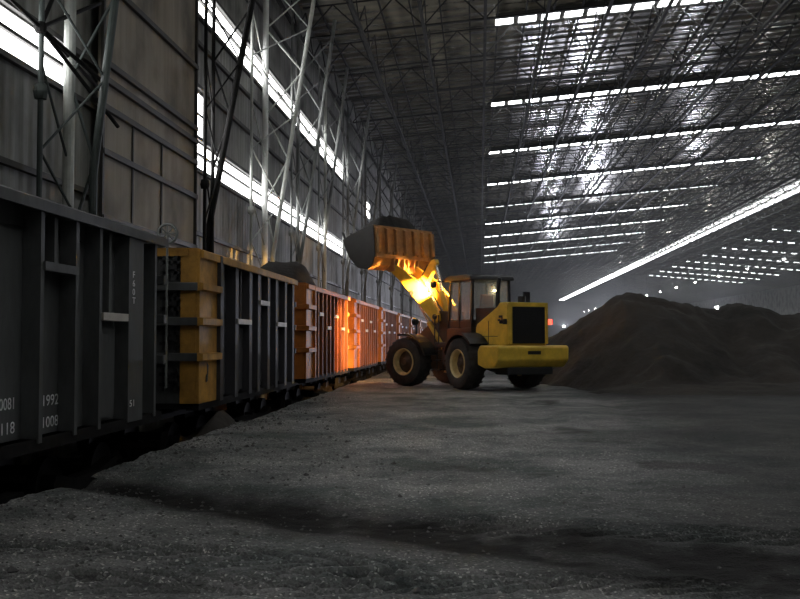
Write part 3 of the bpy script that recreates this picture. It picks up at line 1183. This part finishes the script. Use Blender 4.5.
# engine hood
m = MB()
m.prism([(-3.42, 1.36), (-3.45, 2.55), (-3.36, 2.64), (-3.02, 2.64), (-2.85, 2.5), (-1.72, 2.02), (-1.62, 1.9), (-1.62, 1.36)], -.70, .70, 'y')
hood = m.build('engine_hood', M_['yellow'], LZ, bevel=.03)
m = MB(); m.box(-3.0, -1.4, -.58, .58, 1.9, 2.52); m.build('engine_cowl', M_['loader_black'], LZ, bevel=.03)
m = MB(); m.box(-3.5, -3.44, -.58, .58, 1.42, 2.5)
for i in range(12):
    z = 1.47 + i * .085
    m.box(-3.52, -3.49, -.55, .55, z, z + .04)
gr = m.build('radiator_grille', M_['grille'], LZ)
m = MB()
for s in (-1, 1):
    m.box(-3.53, -3.44, s * .58 - (.0 if s > 0 else .1), s * .58 + (.1 if s > 0 else .0), 1.4, 2.6)
m.box(-3.53, -3.44, -.68, .68, 2.5, 2.63)
m.build('grille_frame', M_['yellow'], LZ, bevel=.015)
# block emblem on hood side
m = MB()
for s in (-1, 1):
    y = s * .705
    m.box(-3.18, -2.98, y - .006, y + .006, 2.18, 2.25)
    m.box(-3.18, -3.12, y - .006, y + .006, 2.06, 2.18)
    m.box(-3.06, -2.92, y - .006, y + .006, 2.08, 2.14)
m.build('hood_emblem', M_['loader_black'], hood)
m = MB(); m.box(-2.9, -1.7, .7, .712, 1.62, 1.64); m.box(-2.4, -2.38, .7, .712, 1.38, 2.1); m.build('hood_seam', M_['loader_black'], hood)
m = MB(); m.tube((-2.2, .25, 2.4), (-2.2, .25, 3.0), .07, 12); m.tube((-2.2, .25, 2.95), (-2.3, .25, 3.42), .065, 10)
m.build('exhaust_pipe', M_['loader_black'], LZ, smooth=40)
m = MB(); m.tube((-2.65, -.32, 2.5), (-2.65, -.32, 2.85), .12, 14); m.build('air_cleaner', M_['loader_black'], LZ, smooth=40)
m = MB(); m.tube((-1.25, -.85, 2.6), (-1.55, -1.2, 2.75), .02, 6); m.box(-1.62, -1.56, -1.32, -1.08, 2.6, 3.05)
m.build('side_mirror', M_['loader_black'], LZ)
# tail lamps
for s in (-1, 1):
    m = MB(); m.box(-3.5, -3.42, s * .8 - .05, s * .8 + .05, 1.98, 2.14); m.box(-3.42, -3.38, s * .7 - .1, s * .9 + .05, 2.0, 2.1)
    tl = m.build('tail_lamp', M_['tail_glow'] if s < 0 else M_['loader_black'], LZ, bevel=.01)
# rear fenders and platform
for s in (-1, 1):
    m = MB()
    outer, inner = [], []
    for k in range(9):
        th = R(20 + k * 15)
        outer.append((-1.65 + .98 * math.cos(th), .8 + .95 * math.sin(th)))
        inner.append((-1.65 + .92 * math.cos(th), .8 + .89 * math.sin(th)))
    m.prism(outer + inner[::-1], s * .72, s * 1.36, 'y')
    m.build('rear_fender', M_['loader_black'], LZ)
    m = MB()
    m.box(-.95, .05, s * .7, s * 1.25, 1.28, 1.45)
    m.box(-.9, -.35, s * .85, s * 1.2, .75, 1.28)
    m.build('fuel_tank' if s > 0 else 'hydraulic_tank', M_['loader_black'], LZ, bevel=.03)
    m = MB()
    for z in (.55, .85, 1.15):
        m.box(-.3, .1, s * 1.0, s * 1.25, z, z + .04)
    for x in (-.3, .1):
        m.bar((x, s * 1.12, .5), (x, s * 1.12, 1.4), .03, .03)
    m.path([(-.25, s * 1.25, 1.4), (-.25, s * 1.25, 2.3), (.1, s * 1.2, 2.3), (.12, s * 1.2, 1.4)], .02)
    m.build('ladder', M_['loader_black'], LZ)

# cab
cx0, cx1, cw_ = -1.42, .12, .74
m = MB(); m.box(cx0, cx1, -cw_, cw_, 1.35, 1.9); m.box(cx0, cx1 - .1, -cw_ + .02, cw_ - .02, 1.9, 2.12)
cb = m.build('cab_base', M_['loader_black'], LZ, bevel=.02)
m = MB()
pil = [(cx0 + .04, cw_ - .04), (cx1 - .04, cw_ - .04), (-.62, cw_ - .04)]
for (x, y) in pil:
    for s in (-1, 1):
        x2 = x + (.0 if x < 0 else -.12)
        m.bar((x, s * y, 1.85), (x2, s * (y - .04), 3.42), .08, .08)
m.box(cx0, cx1 - .1, -cw_ + .04, cw_ - .04, 2.1, 2.16)
cf = m.build('cab_frame', M_['loader_black'], LZ)
m = MB(); m.prism([(cx0 - .1, 3.4), (cx0 - .06, 3.52), (cx0 + .2, 3.58), (cx1 - .2, 3.58), (cx1 + .12, 3.5), (cx1 + .14, 3.4)], -cw_ - .06, cw_ + .06, 'y')
m.build('cab_roof', M_['loader_black'], LZ, bevel=.03)
for s in (-1, 1):
    m = MB(); m.box(cx0 + .1, -.68, s * (cw_ - .06) - .01, s * (cw_ - .06) + .01, 2.16, 3.4)
    m.box(-.56, cx1 - .14, s * (cw_ - .06) - .01, s * (cw_ - .06) + .01, 1.9, 3.4)
    m.build('side_window', M_['glass'], LZ)
m = MB(); m.box(cx0 + .02, cx0 + .04, -cw_ + .1, cw_ - .1, 2.16, 3.4); m.build('rear_window', M_['glass'], LZ)
m = MB(); m.box(cx1 - .1, cx1 - .08, -cw_ + .1, cw_ - .1, 1.9, 3.4); m.build('windscreen', M_['glass'], LZ)
m = MB(); m.box(-1.1, -.6, -.26, .26, 1.95, 2.15); m.prism([(-1.12, 2.1), (-1.22, 2.95), (-1.1, 2.98), (-.98, 2.12)], -.24, .24, 'y')
m.build('driver_seat', M_['seat'], LZ, bevel=.04)
m = MB(); m.lathe([(.17, -.015), (.19, 0), (.17, .015), (.15, 0), (.17, -.015)], (-.3, 0, 2.5), 'z', 20); m.tube((-.3, 0, 2.5), (-.12, 0, 1.9), .03, 8)
m.build('steering_wheel', M_['loader_black'], LZ)

# work lamps on the cab roof and the front frame
def spot(loc, aim, e, size, col, mtx=ID, par=LZ, soft=.06):
    d = bpy.data.lights.new('work_light', 'SPOT')
    d.energy = e
    d.spot_size = R(size)
    d.spot_blend = .5
    d.color = col
    d.shadow_soft_size = soft
    o = bpy.data.objects.new('work_light', d)
    a = mtx @ Vector(loc)
    v = (mtx @ Vector(aim)) - a
    o.location = a
    o.rotation_euler = v.to_track_quat('-Z', 'Y').to_euler()
    o.parent = par
    C.objects.link(o)


WARM = (1.0, .55, .14)
for s in (-1, 1):
    yl = s * 1.15
    m = MB()
    m.lathe([(0, -.1), (.08, -.09), (.1, -.02), (.1, .04), (.0, .04)], (cx1 + .18, yl, 3.3), 'x', 16)
    m.bar((cx1 + .1, s * .74, 3.42), (cx1 + .14, yl, 3.4), .04, .04)
    m.bar((cx1 + .14, yl, 3.42), (cx1 + .14, yl, 3.3), .03, .03)
    wl_ = m.build('work_lamp', M_['loader_black'], LZ, smooth=40)
    m = MB(); m.lathe([(0, .045), (.085, .045), (.085, .03)], (cx1 + .18, yl, 3.3), 'x', 16)
    m.build('lens', M_['work_glow'], wl_)
    a = Vector((cx1 + .26, yl, 3.3))
    spot(a, FR @ Vector((1.75, s * .35, 3.15)), WORK * (4.0 if s > 0 else 2.2), 48, WARM)
    # head lamps on stalks over the front fenders, turned with the front frame
    m = MB()
    m.lathe([(0, -.1), (.09, -.09), (.12, 0), (.12, .05), (0, .05)], (1.45, s * 1.0, 2.12), 'x', 16)
    m.tube((1.4, s * 1.0, 1.7), (1.4, s * 1.0, 2.1), .03, 8)
    hl = m.build('head_lamp', M_['loader_black'], LZ, mtx=FR, smooth=40)
    m = MB(); m.lathe([(0, .055), (.1, .055), (.1, .04)], (1.45, s * 1.0, 2.12), 'x', 16)
    m.build('lens', M_['work_glow'], hl, mtx=FR)
    if s < 0:
        spot((1.6, -1.0, 2.12), (9.0, -6.0, 1.2), WORK * .9, 50, (1, .58, .24), FR)  # added beam, aimed off the lamp's heading to warm the far wagons
    if s > 0:
        spot((1.6, 1.0, 2.12), (4.3, .4, 1.45), WORK * .38, 34, (1, .78, .42), FR)
    spot((1.6, s * 1.0, 2.12), (5.0, -.5 if s < 0 else 1.6, 1.3), WORK * .4, 62, (1, .5, .15), FR)
m = MB(); m.box(cx0 - .1, cx0 - .02, -.15, -.07, 3.04, 3.09)
rl = m.build('rear_glow_spot', M_['work_glow'], LZ)  # small glowing block for the bright spot in the cab's rear window

# front frame
m = MB()
m.prism([(.0, .7), (.0, 1.5), (.5, 2.45), (1.1, 2.5), (1.3, 2.1), (2.1, 1.5), (2.3, .9), (1.9, .6), (.4, .55)], -.38, -.26, 'y')
m.prism([(.0, .7), (.0, 1.5), (.5, 2.45), (1.1, 2.5), (1.3, 2.1), (2.1, 1.5), (2.3, .9), (1.9, .6), (.4, .55)], .26, .38, 'y')
m.box(.2, 2.0, -.3, .3, .75, 1.2)
m.box(.5, .9, -.3, .3, 1.6, 2.2)
m.build('front_frame', M_['hub'], LZ, mtx=FR, bevel=.015)
m = MB(); m.tube((0, 0, .7), (0, 0, 1.55), .12, 12); m.box(-.3, .3, -.2, .2, .8, .95); m.box(-.3, .3, -.2, .2, 1.3, 1.42)
m.build('articulation_joint', M_['loader_black'], LZ)
for s in (-1, 1):
    m = MB()
    outer, inner = [], []
    for k in range(7):
        th = R(75 + k * 15)
        outer.append((1.65 + .98 * math.cos(th), .8 + .93 * math.sin(th)))
        inner.append((1.65 + .93 * math.cos(th), .8 + .88 * math.sin(th)))
    m.prism(outer + inner[::-1], s * .78, s * 1.38, 'y')
    m.build('front_fender', M_['loader_black'], LZ, mtx=FR)

# lifting arms
PIV = (.95, 2.28)
PIN = (2.85, 3.98)
arm = [(.78, 2.15), (.98, 2.06), (1.35, 2.42), (1.95, 3.0), (2.6, 3.58), (2.98, 3.88), (2.93, 4.08), (2.72, 4.08), (2.35, 3.86), (1.75, 3.5), (1.2, 2.95), (.82, 2.4)]
for s in (-1, 1):
    m = MB(); m.prism(arm, s * .52 - .06, s * .52 + .06, 'y')
    la = m.build('lift_arm', M_['yellow'], LZ, mtx=FR, bevel=.012)
    m = MB()
    for (x, z) in (PIV, PIN, (1.95, 3.1)):
        m.tube((x, s * .52 - .1, z), (x, s * .52 + .1, z), .09, 12)
    m.build('pin_boss', M_['loader_black'], la, mtx=FR)
    m = MB(); m.tube((.75, s * .36, 1.25), (1.35, s * .42, 2.1), .085, 12); lc = m.build('lift_cylinder', M_['yellow'], LZ, mtx=FR, smooth=40)
    m = MB(); m.tube((1.3, s * .42, 2.05), (1.95, s * .45, 3.0), .045, 10); m.build('piston_rod', M_['chrome'], lc, mtx=FR, smooth=40)
m = MB(); m.tube((2.0, -.52, 3.2), (2.0, .52, 3.2), .13, 14); m.box(1.75, 2.25, -.12, .12, 3.05, 3.45)
m.build('cross_tube', M_['yellow'], LZ, mtx=FR, smooth=40)
m = MB(); m.prism([(1.85, 3.3), (2.1, 3.2), (2.3, 2.95), (2.45, 2.98), (2.3, 3.4), (1.9, 3.75), (1.55, 4.2), (1.38, 4.24), (1.32, 4.1), (1.55, 3.75)], -.1, .1, 'y')
m.build('bell_crank', M_['yellow'], LZ, mtx=FR, bevel=.015)
m = MB(); m.tube((.9, 0, 2.3), (1.15, 0, 3.15), .1, 12); tc_ = m.build('tilt_cylinder', M_['yellow'], LZ, mtx=FR, smooth=40)
m = MB(); m.tube((1.13, 0, 3.1), (1.42, 0, 4.12), .05, 10); m.build('piston_rod', M_['chrome'], tc_, mtx=FR, smooth=40)
m = MB(); m.tube((2.38, 0, 3.02), (2.98, 0, 4.45), .06, 10); m.build('bucket_link', M_['yellow'], LZ, mtx=FR, smooth=40)
m = MB()
for s in (-.2, .2):
    m.path([(.9, s, 2.35), (1.3, s, 2.95), (1.9, s, 3.62), (1.6, s, 4.05)], .022, 6)
m.build('hydraulic_hose', M_['loader_black'], LZ, mtx=FR)

# bucket
BX, BZ = PIN
prof = [(0.02, 1.42), (-.06, .42), (.06, .08), (.3, -.08), (.75, .0), (1.18, .38), (1.5, .98)]
HWB = 1.5
m = MB()
th = .05
inn = [(0.10, 1.42), (.02, .42), (.12, .13), (.32, -.02), (.72, .06), (1.13, .42), (1.46, 1.0)]
m.prism([(BX + a, BZ + b) for a, b in prof] + [(BX + a, BZ + b) for a, b in inn[::-1]], -HWB, HWB, 'y')
bk = m.build('bucket_shell', M_['bucket'], LZ, mtx=FR)
for s in (-1, 1):
    m = MB(); m.prism([(BX + a, BZ + b) for a, b in prof + [(1.2, 1.12), (.6, 1.3)]], s * HWB - .03, s * HWB + .03, 'y')
    m.build('bucket_side', M_['bucket_side'], LZ, mtx=FR, bevel=.01)
for i in range(7):
    y = -HWB + .12 + i * (2 * HWB - .24) / 6
    m = MB(); m.prism([(BX + .02, BZ + 1.36), (BX - .12, BZ + 1.3), (BX - .18, BZ + .5), (BX - .06, BZ + .42)], y - .075, y + .075, 'y')
    m.build('bucket_rib', M_['bucket'], bk, mtx=FR, bevel=.01)
m = MB(); m.box(BX - .12, BX - .0, -HWB, HWB, BZ + .32, BZ + .44); m.build('bucket_rib', M_['bucket'], bk, mtx=FR)
m = MB()
for s in (-.52, .52, 0):
    for e in (-.1, .1):
        m.prism([(BX - .12, BZ - .1), (BX + .12, BZ - .14), (BX + .3, BZ - .02), (BX - .02, BZ + .55), (BX - .12, BZ + .55)], s + e - .03, s + e + .03, 'y')
m.build('hinge_bracket', M_['bucket'], bk, mtx=FR)
for i in range(8):
    y = -HWB + .1 + i * (2 * HWB - .2) / 7
    m = MB(); m.prism([(BX + 1.4, BZ + .86), (BX + 1.62, BZ + 1.28), (BX + 1.46, BZ + 1.0)], y - .06, y + .06, 'y')
    m.build('tooth', M_['bucket_side'], bk, mtx=FR)
# coal in the bucket
vs, fs = [], []
nn, mm_ = 26, 30
for j in range(mm_ + 1):
    for i in range(nn + 1):
        u, v = i / nn, j / mm_
        x = BX + .06 + u * 1.36
        y = -HWB + .05 + v * (2 * HWB - .1)
        e = smooth01(min(u, 1 - u) * 4.0) * smooth01(min(v, 1 - v) * 3.2)
        rim = 1.36 - .4 * u
        z = BZ + rim - .02 + .62 * e * (1 - .25 * abs(v - .62)) + .1 * fbm(x * 2.6, y * 2.6, 3)
        vs.append((x, y, z))
for j in range(mm_):
    for i in range(nn):
        a = j * (nn + 1) + i
        fs.append((a, a + 1, a + nn + 2, a + nn + 1))
m = MB(); m.add(vs, fs)
B_ = (Matrix.Translation((-.37, 32.78, 0)) @ Matrix.Rotation(R(121), 4, 'Z') @ FR)
o = m.build('coal_load', M_['coal'], mtx=B_, smooth=60)
tag(o, 'black coal heaped in the raised loader bucket', 'coal', kind='stuff')

# ------------------------------------------------------------------ coal dust haze
if HAZE > 0:
    m = MB()
    m.box(XW + .05, XE - .1, 34, Y1 - 2, .0, 18.2)
    hm = bpy.data.materials.new('dust_haze')
    hm.use_nodes = True
    nt = hm.node_tree
    nt.nodes.remove(nt.nodes['Principled BSDF'])
    vs_ = nt.nodes.new('ShaderNodeVolumeScatter')
    vs_.inputs['Color'].default_value = (.85, .88, .9, 1)
    vs_.inputs['Density'].default_value = HAZE
    vs_.inputs['Anisotropy'].default_value = .3
    nt.links.new(vs_.outputs[0], nt.nodes['Material Output'].inputs['Volume'])
    o = m.build('dust_haze', hm)
    tag(o, 'thin grey dust haze filling the far part of the hall', 'haze', kind='stuff')
